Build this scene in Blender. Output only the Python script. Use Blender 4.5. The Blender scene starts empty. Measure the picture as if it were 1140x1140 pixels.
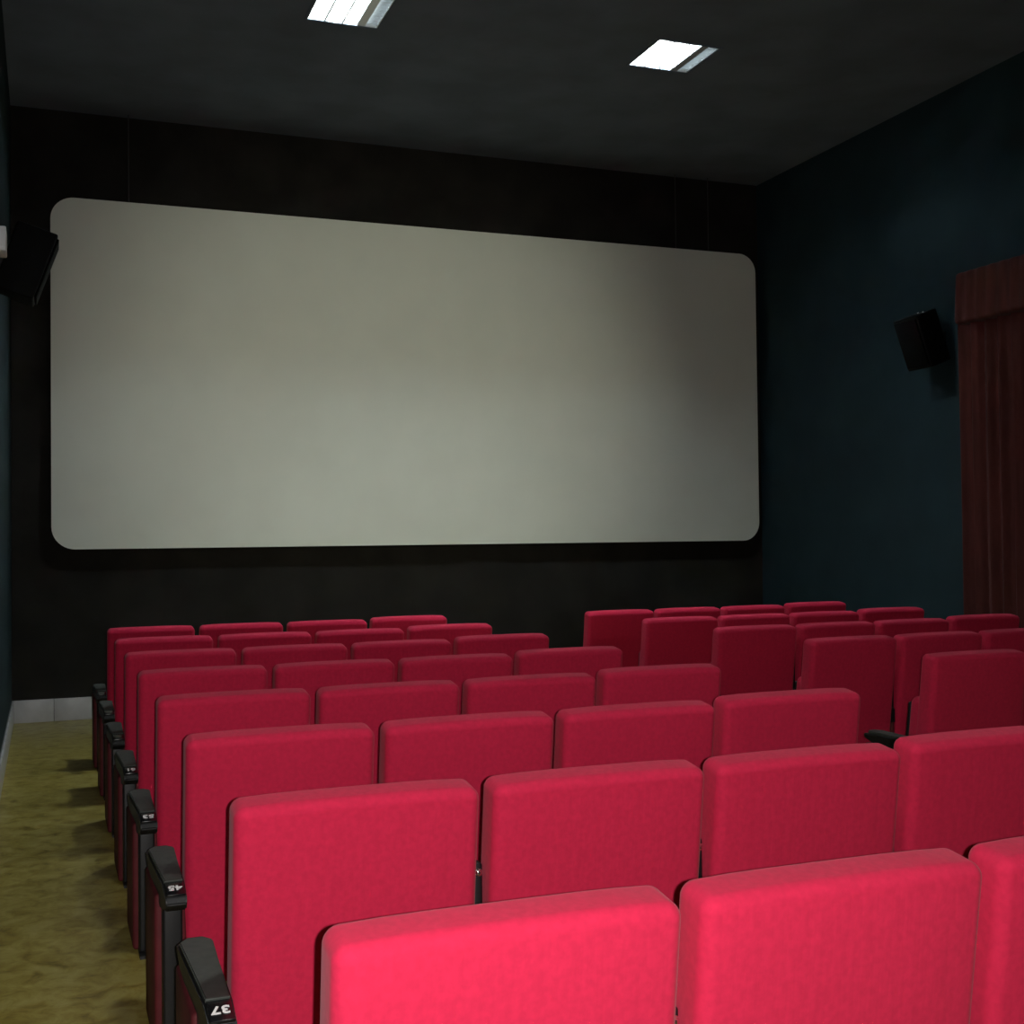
import bpy, bmesh, math, random
from mathutils import Vector, Matrix, Euler

random.seed(7)
SC = bpy.context.scene
COL = SC.collection

# ------------------------------------------------------------------ camera
CAM_H = 1.462
F_PX, YAW, PITCH, ROLL = 1354.3, 0.3659, 0.0217, -0.0115
fwd = Vector((math.sin(YAW) * math.cos(PITCH), math.cos(YAW) * math.cos(PITCH), math.sin(PITCH)))
rgt = Vector((math.cos(YAW), -math.sin(YAW), 0))
upv = rgt.cross(fwd)
cr, sr = math.cos(ROLL), math.sin(ROLL)
rgt, upv = cr * rgt + sr * upv, -sr * rgt + cr * upv
cam_d = bpy.data.cameras.new('camera')
cam_d.sensor_fit = 'HORIZONTAL'
cam_d.sensor_width = 36
cam_d.lens = 36 * F_PX / 1140
cam_d.clip_start = 0.02
cam = bpy.data.objects.new('camera', cam_d)
COL.objects.link(cam)
M3 = Matrix((rgt, upv, -fwd)).transposed()
cam.matrix_world = Matrix.Translation((0, 0, CAM_H)) @ M3.to_4x4()
SC.camera = cam

# ------------------------------------------------------------------ world, exposure
w = bpy.data.worlds.new('world')
SC.world = w
w.use_nodes = True
w.node_tree.nodes['Background'].inputs[0].default_value = (0.5, 0.6, 0.7, 1)
w.node_tree.nodes['Background'].inputs[1].default_value = 0.0
vs = SC.view_settings
vs.view_transform = 'Standard'
vs.look = 'None'
vs.exposure = 0.0
vs.gamma = 1.0
vs.use_curve_mapping = False
SC.cycles.use_denoising = True

# ------------------------------------------------------------------ lights
FLASH_W = 272.0       # the phone's flash, three centimetres right of its lens
PROJ_W = 1050.0        # light leaking from the projector behind
TUBE_R = 400.0        # the same in the fixture over the nearest rows
TUBE_E = 540.0       # fluorescent tubes in the ceiling fixtures
fl = bpy.data.lights.new('phone_flash', 'SPOT')
fl.energy = FLASH_W
fl.color = (1.0, 0.97, 0.93)
fl.shadow_soft_size = 0.006
fl.spot_size = math.radians(130)
fl.spot_blend = 1.0
flo = bpy.data.objects.new('phone_flash', fl)
COL.objects.link(flo)
aim = (fwd * F_PX + rgt * (350 - 570) + upv * (570 - 650)).normalized()
flo.location = Vector((0, 0, CAM_H)) + rgt * 0.032 + upv * 0.002
flo.rotation_euler = aim.to_track_quat('-Z', 'Y').to_euler()

# idle projector in the booth behind the rows: its lens spills a soft pool of light on the middle of the screen
pj = bpy.data.lights.new('projector_lens', 'SPOT')
pj.energy = PROJ_W
pj.color = (1.0, 0.99, 0.80)
pj.shadow_soft_size = 0.05
pj.spot_size = math.radians(27)
pj.spot_blend = 1.0
pjo = bpy.data.objects.new('projector_lens', pj)
COL.objects.link(pjo)
pjo.location = (3.4, -2.9, 3.3)
pjo.rotation_euler = (Vector((2.9, 10.6, 2.76)) - pjo.location).to_track_quat('-Z', 'Y').to_euler()

# ------------------------------------------------------------------ dimensions of the room
XL, XR, YB, YF, ZC = -0.265, 6.864, 10.75, -3.0, 5.075


# ------------------------------------------------------------------ materials
def mat(name, col, rough=0.6, spec=0.4, metal=0.0, sheen=0.0, noise=0.0, nscale=20.0, nstretch=(1, 1, 1),
        bump=0.0, bscale=300.0, bstretch=(1, 1, 1), emit=0.0, col2=None, sheen_tint=(1, 1, 1, 1)):
    m = bpy.data.materials.new(name)
    m.use_nodes = True
    nt = m.node_tree
    b = nt.nodes['Principled BSDF']
    b.inputs['Base Color'].default_value = (*col, 1)
    b.inputs['Roughness'].default_value = rough
    b.inputs['Specular IOR Level'].default_value = spec
    b.inputs['Metallic'].default_value = metal
    if sheen:
        b.inputs['Sheen Weight'].default_value = sheen
        b.inputs['Sheen Roughness'].default_value = 0.45
        b.inputs['Sheen Tint'].default_value = sheen_tint
    if emit:
        b.inputs['Emission Color'].default_value = (*col, 1)
        b.inputs['Emission Strength'].default_value = emit
    tc = None
    if noise or bump or col2:
        tc = nt.nodes.new('ShaderNodeTexCoord')
    if noise or col2:
        mp = nt.nodes.new('ShaderNodeMapping')
        mp.inputs['Scale'].default_value = nstretch
        n = nt.nodes.new('ShaderNodeTexNoise')
        n.inputs['Scale'].default_value = nscale
        n.inputs['Detail'].default_value = 5
        r = nt.nodes.new('ShaderNodeValToRGB')
        k = noise or 0.3
        c2 = col2 or tuple(c * (1 - k) for c in col)
        c1 = col if col2 else tuple(min(1, c * (1 + k)) for c in col)
        r.color_ramp.elements[0].position = 0.35
        r.color_ramp.elements[0].color = (*c2, 1)
        r.color_ramp.elements[1].position = 0.65
        r.color_ramp.elements[1].color = (*c1, 1)
        nt.links.new(tc.outputs['Object'], mp.inputs[0])
        nt.links.new(mp.outputs[0], n.inputs['Vector'])
        nt.links.new(n.outputs['Fac'], r.inputs[0])
        nt.links.new(r.outputs[0], b.inputs['Base Color'])
    if bump:
        mp2 = nt.nodes.new('ShaderNodeMapping')
        mp2.inputs['Scale'].default_value = bstretch
        n2 = nt.nodes.new('ShaderNodeTexNoise')
        n2.inputs['Scale'].default_value = bscale
        n2.inputs['Detail'].default_value = 3
        bp = nt.nodes.new('ShaderNodeBump')
        bp.inputs['Strength'].default_value = bump
        bp.inputs['Distance'].default_value = 0.01
        nt.links.new(tc.outputs['Object'], mp2.inputs[0])
        nt.links.new(mp2.outputs[0], n2.inputs['Vector'])
        nt.links.new(n2.outputs['Fac'], bp.inputs['Height'])
        nt.links.new(bp.outputs[0], b.inputs['Normal'])
    return m


RED = mat('red_upholstery', (0.57, 0.018, 0.063), 0.9, 0.15, sheen=0.10, noise=0.06, nscale=70, bump=0.22, bscale=9,
          bstretch=(3.0, 1, 0.22), sheen_tint=(1, 0.75, 0.8, 1))
PANEL = mat('dark_red_panel', (0.10, 0.012, 0.016), 0.7, 0.3, noise=0.2, nscale=14)
BLACK = mat('black_plastic', (0.008, 0.008, 0.009), 0.45, 0.35)
PADM = mat('armrest_grey', (0.050, 0.056, 0.050), 0.6, 0.3, noise=0.15, nscale=40)
PLATE = mat('black_gloss', (0.006, 0.006, 0.007), 0.25, 0.5)
CHROME = mat('chrome', (0.8, 0.8, 0.78), 0.22, 0.5, metal=1.0)
WHITEINK = mat('white_digits', (0.85, 0.85, 0.85), 0.6)
SCREENM = mat('screen_fabric', (0.88, 0.93, 0.84), 0.75, 0.3, noise=0.02, nscale=2.0)
WALLBLK = mat('dark_brown_wall', (0.019, 0.0175, 0.015), 0.9, 0.1, noise=0.2, nscale=3)
WALLBLUE = mat('blue_wall', (0.015, 0.032, 0.040), 0.85, 0.15, noise=0.12, nscale=2.2, bump=0.05, bscale=40)
CEIL = mat('dark_ceiling', (0.145, 0.18, 0.23), 0.9, 0.1, noise=0.12, nscale=2)
TILE = mat('white_tile', (0.55, 0.55, 0.56), 0.35, 0.4, noise=0.1, nscale=6)
GROUT = mat('grout', (0.25, 0.25, 0.25), 0.9, 0.1)
SPKM = mat('speaker_black', (0.003, 0.003, 0.003), 0.7, 0.15, bump=0.1, bscale=200)
GRILLE = mat('speaker_grille', (0.002, 0.002, 0.002), 0.9, 0.1)
CURT = mat('curtain_red', (0.075, 0.019, 0.016), 0.9, 0.15, sheen=0.04, noise=0.18, nscale=5, nstretch=(1, 3, 0.4))
WHITEP = mat('white_plastic', (0.72, 0.74, 0.75), 0.5, 0.4)
METALW = mat('white_enamel', (0.78, 0.80, 0.80), 0.4, 0.4)
ALU = mat('louver_aluminium', (0.75, 0.77, 0.78), 0.3, 0.5, metal=1.0)
TUBE = mat('lit_tube', (0.86, 0.97, 1.0), 0.5, 0.3, emit=TUBE_E)
TUBEREAR = mat('lit_tube_rear', (0.95, 0.98, 0.92), 0.5, 0.3, emit=TUBE_R)
TUBEDIM = mat('dim_tube', (0.86, 0.97, 1.0), 0.4, 0.4, emit=1.6)
ROPE = mat('grey_rope', (0.05, 0.05, 0.05), 0.8)


def floor_mat():
    m = mat('mottled_stone_floor', (0.5, 0.4, 0.2), 0.32, 0.45)
    nt = m.node_tree
    b = nt.nodes['Principled BSDF']
    tc = nt.nodes.new('ShaderNodeTexCoord')
    n = nt.nodes.new('ShaderNodeTexNoise')
    n.inputs['Scale'].default_value = 11.0
    n.inputs['Detail'].default_value = 9
    n.inputs['Roughness'].default_value = 0.68
    n.inputs['Distortion'].default_value = 0.6
    r = nt.nodes.new('ShaderNodeValToRGB')
    e = r.color_ramp.elements
    e[0].position, e[0].color = 0.30, (0.139, 0.091, 0.015, 1)
    e[1].position, e[1].color = 0.70, (0.430, 0.378, 0.127, 1)
    k = e.new(0.46); k.color = (0.305, 0.234, 0.044, 1)
    k = e.new(0.56); k.color = (0.374, 0.310, 0.083, 1)
    nt.links.new(tc.outputs['Object'], n.inputs['Vector'])
    nt.links.new(n.outputs['Fac'], r.inputs[0])
    nt.links.new(r.outputs[0], b.inputs['Base Color'])
    return m


FLOORM = floor_mat()


# ------------------------------------------------------------------ mesh helpers
def rbox_into(bm, size, r, center=(0, 0, 0), rot=None, nin=(3, 3, 3), arc=3, puff=0.0, mod=None):
    """rounded box: every face gridded, edges and corners swept to radius r"""
    h = [s / 2 for s in size]
    axes = []
    for a in range(3):
        q = h[a] - r
        lo = [-q - r * math.tan(math.radians(45 * i / arc)) for i in range(arc, 0, -1)]
        mid = [-q + 2 * q * i / (nin[a] + 1) for i in range(nin[a] + 2)]
        axes.append(lo + mid + [-v for v in reversed(lo)])
    cache = {}
    c0 = Vector(center)

    def vert(p):
        key = tuple(round(v, 6) for v in p)
        if key in cache:
            return cache[key]
        inner = Vector([max(-(h[a] - r), min(h[a] - r, p[a])) for a in range(3)])
        d = Vector(p) - inner
        q = inner + d.normalized() * r if d.length > 1e-9 else inner
        if puff:
            u, v = p[0] / h[0], p[2] / h[2]
            q.y += math.copysign(puff * (1 - u ** 4) * (1 - v ** 4), q.y)
        if mod:
            q = mod(q)
        if rot:
            q = rot @ q
        v = bm.verts.new(q + c0)
        cache[key] = v
        return v
    for a in range(3):
        b, c = (a + 1) % 3, (a + 2) % 3
        for s in (-1, 1):
            for i in range(len(axes[b]) - 1):
                for j in range(len(axes[c]) - 1):
                    quad = []
                    for (ii, jj) in ((i, j), (i + 1, j), (i + 1, j + 1), (i, j + 1)):
                        p = [0, 0, 0]
                        p[a] = s * h[a]; p[b] = axes[b][ii]; p[c] = axes[c][jj]
                        quad.append(vert(p))
                    if s < 0:
                        quad.reverse()
                    bm.faces.new(quad)


def box_into(bm, lo, hi, rot=None, pivot=(0, 0, 0)):
    vs_ = []
    pv = Vector(pivot)
    for x in (lo[0], hi[0]):
        for y in (lo[1], hi[1]):
            for z in (lo[2], hi[2]):
                q = Vector((x, y, z))
                if rot:
                    q = rot @ (q - pv) + pv
                vs_.append(bm.verts.new(q))
    for f in ((0, 1, 3, 2), (4, 6, 7, 5), (0, 4, 5, 1), (2, 3, 7, 6), (0, 2, 6, 4), (1, 5, 7, 3)):
        bm.faces.new([vs_[i] for i in f])


def tube_into(bm, p0, p1, r, n=10, cap=True):
    p0, p1 = Vector(p0), Vector(p1)
    d = (p1 - p0).normalized()
    a = d.orthogonal().normalized(); b = d.cross(a)
    rings = []
    for p in (p0, p1):
        rings.append([bm.verts.new(p + r * (math.cos(2 * math.pi * i / n) * a + math.sin(2 * math.pi * i / n) * b)) for i in range(n)])
    for i in range(n):
        j = (i + 1) % n
        bm.faces.new((rings[0][i], rings[0][j], rings[1][j], rings[1][i]))
    if cap:
        bm.faces.new(list(reversed(rings[0]))); bm.faces.new(rings[1])


def prism_into(bm, outline, axis_pts):
    """outline: list of (u, v); axis_pts: function(u, v, t) -> Vector for t in 0, 1"""
    n = len(outline)
    r = [[bm.verts.new(axis_pts(u, v, t)) for (u, v) in outline] for t in (0, 1)]
    for i in range(n):
        j = (i + 1) % n
        bm.faces.new((r[0][i], r[0][j], r[1][j], r[1][i]))
    bm.faces.new(list(reversed(r[0]))); bm.faces.new(r[1])


def mesh_of(name, bm, m, smooth=True):
    bmesh.ops.recalc_face_normals(bm, faces=bm.faces[:])
    me = bpy.data.meshes.new(name)
    bm.to_mesh(me); bm.free()
    me.materials.append(m)
    if smooth:
        for p in me.polygons:
            p.use_smooth = True
        try:
            me.set_sharp_from_angle(angle=math.radians(40))
        except Exception:
            pass
    return me


def obj(name, me, parent=None, loc=(0, 0, 0), rot=(0, 0, 0), label=None):
    o = bpy.data.objects.new(name, me)
    COL.objects.link(o)
    o.location = loc
    o.rotation_euler = rot
    if parent:
        o.parent = parent
    if label:
        o['label'] = label
    return o


def build(name, m, fn, parent=None, loc=(0, 0, 0), rot=(0, 0, 0), label=None, smooth=True):
    bm = bmesh.new()
    fn(bm)
    return obj(name, mesh_of(name, bm, m, smooth), parent, loc, rot, label)


def thing(name, label, cat, loc=(0, 0, 0), rotz=0.0, group=None):
    o = bpy.data.objects.new(name, None)
    COL.objects.link(o)
    o.empty_display_size = 0.1
    o.location = loc
    o.rotation_euler = (0, 0, rotz)
    o['label'] = label
    o['category'] = cat
    if group:
        o['group'] = group
    return o


def struct(name, m, fn, smooth=False):
    o = build(name, m, fn, smooth=smooth)
    o['kind'] = 'structure'
    return o


def copy_tree(o, parent=None):
    c = o.copy()
    COL.objects.link(c)
    if parent:
        c.parent = parent
    for ch in list(o.children):
        copy_tree(ch, c)
    return c


# ------------------------------------------------------------------ room shell
T = 0.12
struct('floor', FLOORM, lambda bm: box_into(bm, (XL - T, YF - T, -0.1), (XR + T, YB + T, 0)))
struct('wall_back', WALLBLK, lambda bm: box_into(bm, (XL - T, YB, 0), (XR + T, YB + T, ZC + .4)))
struct('wall_front', WALLBLK, lambda bm: box_into(bm, (XL - T, YF - T, 0), (XR + T, YF, ZC + .4)))
struct('wall_left', WALLBLUE, lambda bm: box_into(bm, (XL - T, YF, 0), (XL, YB, ZC + .4)))
struct('wall_right', WALLBLUE, lambda bm: box_into(bm, (XR, YF, 0), (XR + T, YB, ZC + .4)))

PAN = 0.50
LIGHTS = [(1.945, 8.03), (4.425, 8.03), (1.30, 2.7)]


def ceiling(bm):
    xs = sorted({XL, XR} | {lx + d for lx, _ in LIGHTS for d in (-PAN / 2, PAN / 2)})
    ys = sorted({YF, YB} | {ly + d for _, ly in LIGHTS for d in (-PAN / 2, PAN / 2)})
    for i in range(len(xs) - 1):
        for j in range(len(ys) - 1):
            cx, cy = (xs[i] + xs[i + 1]) / 2, (ys[j] + ys[j + 1]) / 2
            if any(abs(cx - lx) < PAN / 2 and abs(cy - ly) < PAN / 2 for lx, ly in LIGHTS):
                continue
            box_into(bm, (xs[i], ys[j], ZC), (xs[i + 1], ys[j + 1], ZC + 0.02))


struct('ceiling', CEIL, ceiling)

# skirting: white tiles along the wall under the screen and along the left wall
TW = 0.31
for side in ('back', 'left'):
    if side == 'back':
        bb = struct('baseboard_back', GROUT, lambda bm: box_into(bm, (XL, YB - 0.006, 0), (XR, YB, 0.186)))
        run = XR - XL
    else:
        bb = struct('baseboard_left', GROUT, lambda bm: box_into(bm, (XL, 0.5, 0), (XL + 0.006, YB, 0.186)))
        run = YB - 0.5
    bm = bmesh.new()
    rbox_into(bm, (TW - 0.005, 0.012, 0.184), 0.003, nin=(0, 0, 0), arc=1)
    tme = mesh_of('tile', bm, TILE)
    for i in range(int(run / TW)):
        if side == 'back':
            obj('tile', tme, bb, (XL + 0.012 + TW * (i + 0.5), YB - 0.010, 0.092))
        else:
            obj('tile', tme, bb, (XL + 0.010, YB - 0.016 - TW * (i + 0.5), 0.092), (0, 0, math.pi / 2))

# ------------------------------------------------------------------ projection screen
SX0, SX1, SZ0, SZ1, SY = 0.0403, 6.752, 1.413, 4.319, 10.62
scr = thing('projection_screen', 'wide pale grey projection screen with rounded corners on the dark end wall', 'screen',
            ((SX0 + SX1) / 2, SY, SZ0))


def rrect(x0, x1, z0, z1, r, n=10):
    pts = []
    for cx, cz, a0 in ((x1 - r, z1 - r, 0), (x0 + r, z1 - r, 90), (x0 + r, z0 + r, 180), (x1 - r, z0 + r, 270)):
        for i in range(n + 1):
            a = math.radians(a0 + 90 * i / n)
            pts.append((cx + r * math.cos(a), cz + r * math.sin(a)))
    return pts


hw, hh = (SX1 - SX0) / 2, SZ1 - SZ0
build('screen_surface', SCREENM, lambda bm: prism_into(bm, rrect(-hw, hw, 0, hh, 0.185), lambda u, v, t: Vector((u, t * 0.02, v))), scr)
build('screen_frame', BLACK, lambda bm: prism_into(bm, rrect(-hw + .03, hw - .03, 0.03, hh - .03, 0.16), lambda u, v, t: Vector((u, 0.021 + t * 0.10, v))), scr)
for x in (0.66, 5.87, 6.24):
    build('hanging_cable', ROPE, lambda bm: tube_into(bm, (x - (SX0 + SX1) / 2, 0.05, hh - 0.02), (x - (SX0 + SX1) / 2, 0.05, ZC - SZ0), 0.005, 8), scr)

# ------------------------------------------------------------------ ceiling lights
LAB = ['recessed louvred ceiling light cut off by the top edge of the photo, nearer the left',
       'recessed louvred ceiling light wholly in view, nearer the blue right wall',
       'recessed louvred ceiling light over the nearest rows, above the top edge of the photo']
for (lx, ly), lab in zip(LIGHTS, LAB):
    t = thing('ceiling_light', lab, 'ceiling light', (lx, ly, ZC), 0, 'louvred ceiling lights')
    h = PAN / 2

    def tray(bm):
        D = 0.10
        b = h - 0.002
        box_into(bm, (-b, -b, D - 0.004), (b, b, D))
        for s in (-1, 1):
            box_into(bm, (s * b - 0.002, -b, 0.0), (s * b + 0.002, b, D))
            box_into(bm, (-b, s * b - 0.002, 0.0), (b, s * b + 0.002, D))
    build('housing', METALW, tray, t, smooth=False)

    def frame(bm):
        for s in (-1, 1):
            box_into(bm, (min(s * h, s * (h + .018)), -h - .018, -0.006), (max(s * h, s * (h + .018)), h + .018, 0.0))
            box_into(bm, (-h, min(s * h, s * (h + .018)), -0.006), (h, max(s * h, s * (h + .018)), 0.0))
    build('frame', CEIL, frame, t, smooth=False)
    cw = PAN / 4
    for k in range(4):
        cx = -h + cw * (k + 0.5)
        lit = k < 3 or ly < 5
        build('tube', (TUBEREAR if ly < 5 else TUBE) if lit else TUBEDIM, lambda bm: tube_into(bm, (cx, -h + .02, 0.062), (cx, h - .02, 0.062), 0.013, 12), t,
                   label='glowing fluorescent tube' if lit else 'dim fluorescent tube')
    for k in range(5):
        cx = max(-h + .005, min(h - .005, -h + cw * k))
        if k in (0, 4):
            prof = [(-.004, 0), (.004, 0), (.004, .09), (-.004, .09)]
        elif k == 3:
            prof = [(-.026, 0), (.034, 0), (.004, .092), (-.004, .092)]     # full-height divider beside the dim tube
        else:
            prof = [(-.007, 0), (.007, 0), (.003, .04), (-.003, .04)]
        build('louver_blade', ALU, lambda bm: prism_into(bm, prof, lambda u, v, tt: Vector((cx + u, -h + .006 + tt * (PAN - .012), v))), t, smooth=False)

    def cross(bm):
        n = 11
        for i in range(1, n):
            y = -h + PAN * i / n
            box_into(bm, (-h + .004, y - .0012, 0.003), (h - .004, y + .0012, 0.036))
    cb = build('cross_louver', ALU, cross, t, smooth=False)

# ------------------------------------------------------------------ loudspeakers on the side walls


def speaker(name, label, wall_x, side, y, z):
    # side = +1: speaker looks towards +x (hangs on the left wall)
    t = thing(name, label, 'loudspeaker', (wall_x, y, z), 0 if side > 0 else math.pi, 'wall speakers')
    rot = Matrix.Rotation(math.radians(20), 3, 'Y')

    def cab(bm):
        # cabinet tapers toward the wall
        def md(q):
            k = 1.0 - 0.28 * (0.13 - q.x) / 0.26
            return Vector((q.x, q.y * k, q.z))
        rbox_into(bm, (0.24, 0.30, 0.43), 0.012, (0.185, 0, 0), rot, (1, 1, 1), 2, mod=md)
    build('cabinet', SPKM, cab, t)
    build('grille', GRILLE, lambda bm: rbox_into(bm, (0.016, 0.26, 0.385), 0.006, Vector((0.185, 0, 0)) + rot @ Vector((0.126, 0, 0)), rot, (1, 1, 1), 2), t)

    def brk(bm):
        box_into(bm, (0.0, -0.05, -0.07), (0.012, 0.05, 0.07))
        box_into(bm, (0.0, -0.015, -0.02), (0.10, 0.015, 0.02))
    build('wall_bracket', BLACK, brk, t, smooth=False)
    for dy in (-0.03, 0.03):
        p = Vector((0.185, 0, 0)) + rot @ Vector((-0.06, dy, 0.215))
        build('bolt', CHROME, lambda bm: rbox_into(bm, (0.022, 0.022, 0.02), 0.008, p, rot, (0, 0, 0), 2), t)
    return t


speaker('wall_speaker', 'black loudspeaker tilted down on the blue right wall beside the red curtain', XR, -1, 8.02, 3.04)
speaker('wall_speaker', 'black loudspeaker on the left wall covering the left edge of the screen', XL - 0.03, 1, 8.02, 3.185)

# white box on the left wall
t = thing('wall_box', 'small white wall box sticking out high on the left wall at the photo edge', 'wall box', (XL, 6.0, 2.845))
build('casing', WHITEP, lambda bm: rbox_into(bm, (0.10, 0.16, 0.112), 0.006, (0.05, 0, 0), None, (0, 0, 0), 2), t)
build('cover_strip', METALW, lambda bm: rbox_into(bm, (0.09, 0.006, 0.012), 0.002, (0.05, -0.081, -0.043), None, (0, 0, 0), 1), t)

# ------------------------------------------------------------------ curtain and pelmet on the right wall
cur = thing('exit_curtain', 'dark red pleated curtain under a pelmet on the right wall', 'curtain', (XR, 6.6, 0))
CY0, CY1 = 5.35 - 6.6, 7.66 - 6.6


def curtain(bm):
    ny, nz = 260, 10
    front, back = [], []
    for j in range(nz + 1):
        z = 0.02 + (3.25 - 0.02) * j / nz
        rf, rb = [], []
        for i in range(ny + 1):
            s = i / ny
            y = CY0 + (CY1 - CY0) * s
            ph = 2 * math.pi * s * 17 + 0.5 * math.sin(s * 11) + 0.15 * math.sin(z * 2 + s * 30)
            x = -0.125 + 0.030 * math.sin(ph) + 0.008 * math.sin(2.3 * ph + 1)
            rf.append(bm.verts.new((x, y, z))); rb.append(bm.verts.new((x + 0.006, y, z)))
        front.append(rf); back.append(rb)
    for j in range(nz):
        for i in range(ny):
            bm.faces.new((front[j][i], front[j][i + 1], front[j + 1][i + 1], front[j + 1][i]))
            bm.faces.new((back[j][i], back[j + 1][i], back[j + 1][i + 1], back[j][i + 1]))
    for i in range(ny):
        bm.faces.new((front[0][i], back[0][i], back[0][i + 1], front[0][i + 1]))
        bm.faces.new((front[nz][i], front[nz][i + 1], back[nz][i + 1], back[nz][i]))
    for j in range(nz):
        bm.faces.new((front[j][0], front[j + 1][0], back[j + 1][0], back[j][0]))
        bm.faces.new((front[j][ny], back[j][ny], back[j + 1][ny], front[j + 1][ny]))


build('curtain_panel', CURT, curtain, cur)


def pelmet(bm):
    # gathered cloth pelmet: a shallow box, flaring slightly to its lower hem
    def md(q):
        k = (0.2 - q.z) / 0.4
        pl = 0.006 * math.sin(q.y * 55)
        return Vector((q.x * (1 + 0.12 * k) + (pl if q.x < 0 else 0), q.y * (1 + 0.012 * k), q.z))
    rbox_into(bm, (0.20, 2.30, 0.40), 0.03, (-0.115, 6.46 - 6.6, 3.295), None, (1, 90, 3), 2, mod=md)


build('pelmet', CURT, pelmet, cur)
build('rail', METALW, lambda bm: tube_into(bm, (-0.125, CY0 - .02, 3.27), (-0.125, CY1 + .02, 3.27), 0.012, 10), cur)
build('tieback_hook', CHROME, lambda bm: (tube_into(bm, (0, CY1 - .03, 1.17), (-0.07, CY1 - .03, 1.17), 0.008, 8), rbox_into(bm, (0.03, 0.03, 0.03), 0.01, (-0.075, CY1 - .03, 1.175), None, (0, 0, 0), 2)), cur)

# ------------------------------------------------------------------ cinema seats
PITCHX = 0.5860       # from seat to seat
GAP = 0.034
BW = PITCHX - GAP     # backrest width
ROW0, ROWS = 1.6656, 0.9465
ZTOP = 0.914
LEAN = math.radians(8)
X0L, X0R = 0.369, 3.786

# shared meshes, in the seat's own frame: x across, y forward from the top rear edge, z up from the floor
BH, BT = 0.74, 0.104
lean = Matrix.Rotation(LEAN, 3, 'X')     # tips the top towards the rear (-y)
cback = Vector((0, BT / 2 + (BH / 2) * math.sin(LEAN), ZTOP - (BH / 2) * math.cos(LEAN)))


def dome(q):
    # the top edge is slightly crowned
    k = max(0.0, q.z / (BH / 2))
    return Vector((q.x, q.y, q.z + 0.002 * k - 0.006 * k * abs(2 * q.x / BW) ** 4))


bm = bmesh.new(); rbox_into(bm, (BW, BT, BH), 0.026, cback, lean, (7, 1, 7), 4, puff=0.006, mod=dome)
ME_BACK = mesh_of('backrest', bm, RED)
bm = bmesh.new(); rbox_into(bm, (0.45, 0.10, 0.38), 0.036, (0, 0.232, 0.50), Matrix.Rotation(math.radians(9), 3, 'X'), (3, 1, 3), 3, puff=0.012)
ME_CUSH = mesh_of('seat_cushion', bm, RED)
bm = bmesh.new(); rbox_into(bm, (0.41, 0.02, 0.33), 0.008, (0, 0.300, 0.495), Matrix.Rotation(math.radians(9), 3, 'X'), (0, 0, 0), 2)
ME_PAN = mesh_of('seat_pan', bm, BLACK)


def arm_mesh(w0, w1, rear=-0.095):
    """armrest body: tapered black moulding, narrow at the rear"""
    bm = bmesh.new()
    prof = [(-0.095, 0.492), (-0.075, 0.470), (0.05, 0.445), (0.36, 0.478), (0.425, 0.500), (0.43, 0.520), (0.0, 0.524), (-0.085, 0.512)]
    if rear > 0:
        prof = [(rear, 0.445), (0.36, 0.478), (0.425, 0.500), (0.43, 0.520), (rear, 0.524)]
    n = len(prof)
    L, Rr = [], []
    for (y, z) in prof:
        k = max(0, min(1, (y + 0.1) / 0.5))
        hw_ = (w0 + (w1 - w0) * k) / 2
        L.append(bm.verts.new((-hw_, y, z))); Rr.append(bm.verts.new((hw_, y, z)))
    bm.faces.new(L); bm.faces.new(list(reversed(Rr)))
    for i in range(n):
        j = (i + 1) % n
        bm.faces.new((L[i], Rr[i], Rr[j], L[j]))
    bmesh.ops.bevel(bm, geom=[e for e in bm.edges], offset=0.004, segments=2, affect='EDGES')
    return mesh_of('armrest', bm, BLACK)


def pad_mesh(w0, w1, y0=0.0):
    bm = bmesh.new()
    y1 = 0.42
    pts = [(-w0 / 2, y0), (w0 / 2, y0), (w1 / 2, y1 - .03), (w1 / 2 - .02, y1), (-w1 / 2 + .02, y1), (-w1 / 2, y1 - .03)]
    prism_into(bm, pts, lambda u, v, t: Vector((u, v, 0.522 + 0.012 * t)))
    bmesh.ops.bevel(bm, geom=[e for e in bm.edges], offset=0.003, segments=2, affect='EDGES')
    return mesh_of('armrest_pad', bm, PADM)


def plate_mesh(w0):
    bm = bmesh.new()
    rbox_into(bm, (w0 - 0.004, 0.082, 0.008), 0.003, (0, -0.045, 0.521), Matrix.Rotation(math.radians(10), 3, 'X'), (0, 0, 0), 1)
    return mesh_of('number_plate', bm, PLATE)


def trim_mesh(w0):
    bm = bmesh.new()
    rbox_into(bm, (w0, 0.005, 0.005), 0.002, (0, -0.002, 0.533), None, (0, 0, 0), 1)
    return mesh_of('trim_line', bm, PADM)


def upright_mesh(wd, top):
    bm = bmesh.new()
    rbox_into(bm, (wd, 0.055, top - 0.012), 0.008, (0, 0.045 if wd > 0.04 else 0.115, 0.012 + (top - 0.012) / 2), None, (0, 0, 1), 2)
    box_into(bm, (-wd / 2, -0.02, 0.0), (wd / 2, 0.30, 0.012))
    return mesh_of('upright', bm, BLACK)


def panel_mesh(wd):
    bm = bmesh.new()
    rbox_into(bm, (wd, 0.34, 0.452), 0.012, (0, 0.253, 0.228), None, (0, 1, 1), 2)
    return mesh_of('side_panel', bm, PANEL)


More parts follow.
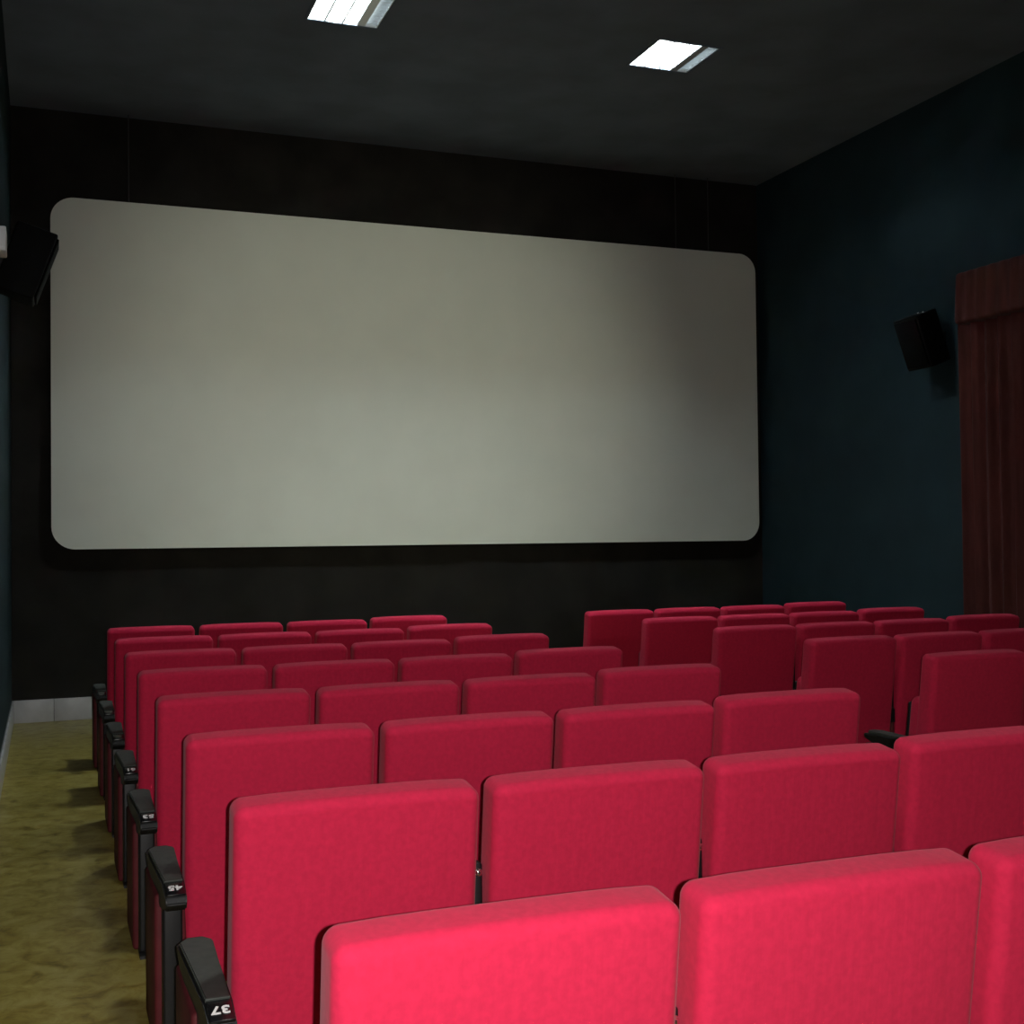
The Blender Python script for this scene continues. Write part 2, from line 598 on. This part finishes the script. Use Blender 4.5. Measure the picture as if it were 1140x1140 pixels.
ARM = {'mid': (arm_mesh(0.026, 0.031, 0.08), pad_mesh(0.024, 0.028, 0.085), None, None),
       'end': (arm_mesh(0.056, 0.084), pad_mesh(0.050, 0.078), plate_mesh(0.056), trim_mesh(.052))}
UPR = {'mid': upright_mesh(0.027, 0.705), 'end': upright_mesh(0.055, 0.46)}
PNL = {'mid': panel_mesh(0.027), 'end': panel_mesh(0.09)}
bm = bmesh.new()
tube_into(bm, (0, 0, 0), (0, -0.006, 0), 0.010, 14)
rbox_into(bm, (0.014, 0.010, 0.014), 0.0045, (0, -0.008, 0), None, (0, 0, 0), 2)
ME_BOLT = mesh_of('bolt', bm, CHROME)
GX = PITCHX / 2


def standard(root, x, kind):
    obj('upright', UPR[kind], root, (x, 0, 0))
    obj('side_panel', PNL[kind], root, (x, 0, 0), label='dark red side panel')
    a = obj('armrest', ARM[kind][0], root, (x, 0, -0.022))
    obj('armrest_pad', ARM[kind][1], a, label='dull grey top of the armrest')
    if kind == 'end':
        obj('number_plate', ARM[kind][2], a)
        obj('trim_line', ARM[kind][3], a)
    else:
        obj('bolt', ME_BOLT, root, (x, 0.087, 0.685), label='chrome bolt')
    return a


def proto(name, left, right):
    r = thing(name, '', 'seat')
    obj('backrest', ME_BACK, r)
    obj('seat_cushion', ME_CUSH, r)
    obj('seat_pan', ME_PAN, r)
    standard(r, -GX - (0.021 if left == 'end' else 0), left)
    if right:
        standard(r, GX + 0.021, 'end')
    return r


PROTO = {'first': proto('cinema_seat', 'end', False), 'mid': proto('cinema_seat', 'mid', False), 'last': proto('cinema_seat', 'mid', True)}
used = set()
ORD = ['first', 'second', 'third', 'fourth', 'fifth', 'sixth', 'seventh', 'eighth']
LROW = ['nearest row', 'second row', 'third row', 'fourth row', 'fifth row', 'sixth row', 'seventh row', 'farthest row']
RROW = {3: 'nearest row', 4: 'second row', 5: 'third row', 6: 'fourth row', 7: 'farthest row'}
POSL = ['first seat from the left aisle', 'second seat from the left aisle', 'third seat from the left aisle', 'last seat before the middle aisle']
POSR = ['first seat from the middle aisle', 'second seat from the middle aisle', 'third seat from the middle aisle', 'last seat before the right wall']
NUM = {1: '37', 2: '45', 3: '53', 4: '61'}


def digits(seat, s):
    arm = [c for c in seat.children if c.name.startswith('armrest')][0]
    cu = bpy.data.curves.new('seat_number', 'FONT')
    cu.body = s
    cu.size = 0.040
    cu.align_x = 'CENTER'; cu.align_y = 'CENTER'
    cu.extrude = 0.0006
    cu.offset = 0.0010
    cu.materials.append(WHITEINK)
    tmp = bpy.data.objects.new('seat_number_curve', cu)
    COL.objects.link(tmp)
    me = bpy.data.meshes.new_from_object(tmp.evaluated_get(bpy.context.evaluated_depsgraph_get()))
    bpy.data.objects.remove(tmp)
    o = bpy.data.objects.new('seat_number', me)
    COL.objects.link(o)
    o.parent = arm
    o.location = (0, -0.047, 0.5262)
    o.rotation_euler = (math.radians(10), 0, 0)
    o.rotation_euler = (Matrix.Rotation(math.radians(10), 3, 'X') @ Matrix.Rotation(math.pi, 3, 'Z')).to_euler()
    o['label'] = 'white seat number ' + s


def place(block, row, k):
    kind = 'first' if k == 0 else 'last' if k == 3 else 'mid'
    o = PROTO[kind] if kind not in used else copy_tree(PROTO[kind])
    used.add(kind)
    x0 = X0L if block == 'left' else X0R
    o.location = (x0 + PITCHX * k + BW / 2, ROW0 + ROWS * row, 0)
    if block == 'left':
        o['label'] = 'red cloth cinema seat, %s, %s of the left block' % (POSL[k], LROW[row])
        o['group'] = 'cinema seats of the left block'
    else:
        o['label'] = 'shaded red cinema seat, %s, %s of right block' % (POSR[k], RROW[row])
        o['group'] = 'cinema seats of the right block'
    return o


made = []
for row in range(8):
    for k in range(4):
        if row == 0 and k == 3:
            continue                      # outside the frame
        o = place('left', row, k)
        made.append((row, k, o))
        if row == 0:
            [c for c in o.children if c.name.startswith('backrest')][0].location.z = -0.010
for row in range(3, 8):
    for k in range(4):
        if row == 3 and k > 0 or row == 4 and k > 2:
            continue                      # outside the frame
        place('right', row, k)
for row, k, o in made:
    if k == 0 and row in NUM:
        digits(o, NUM[row])
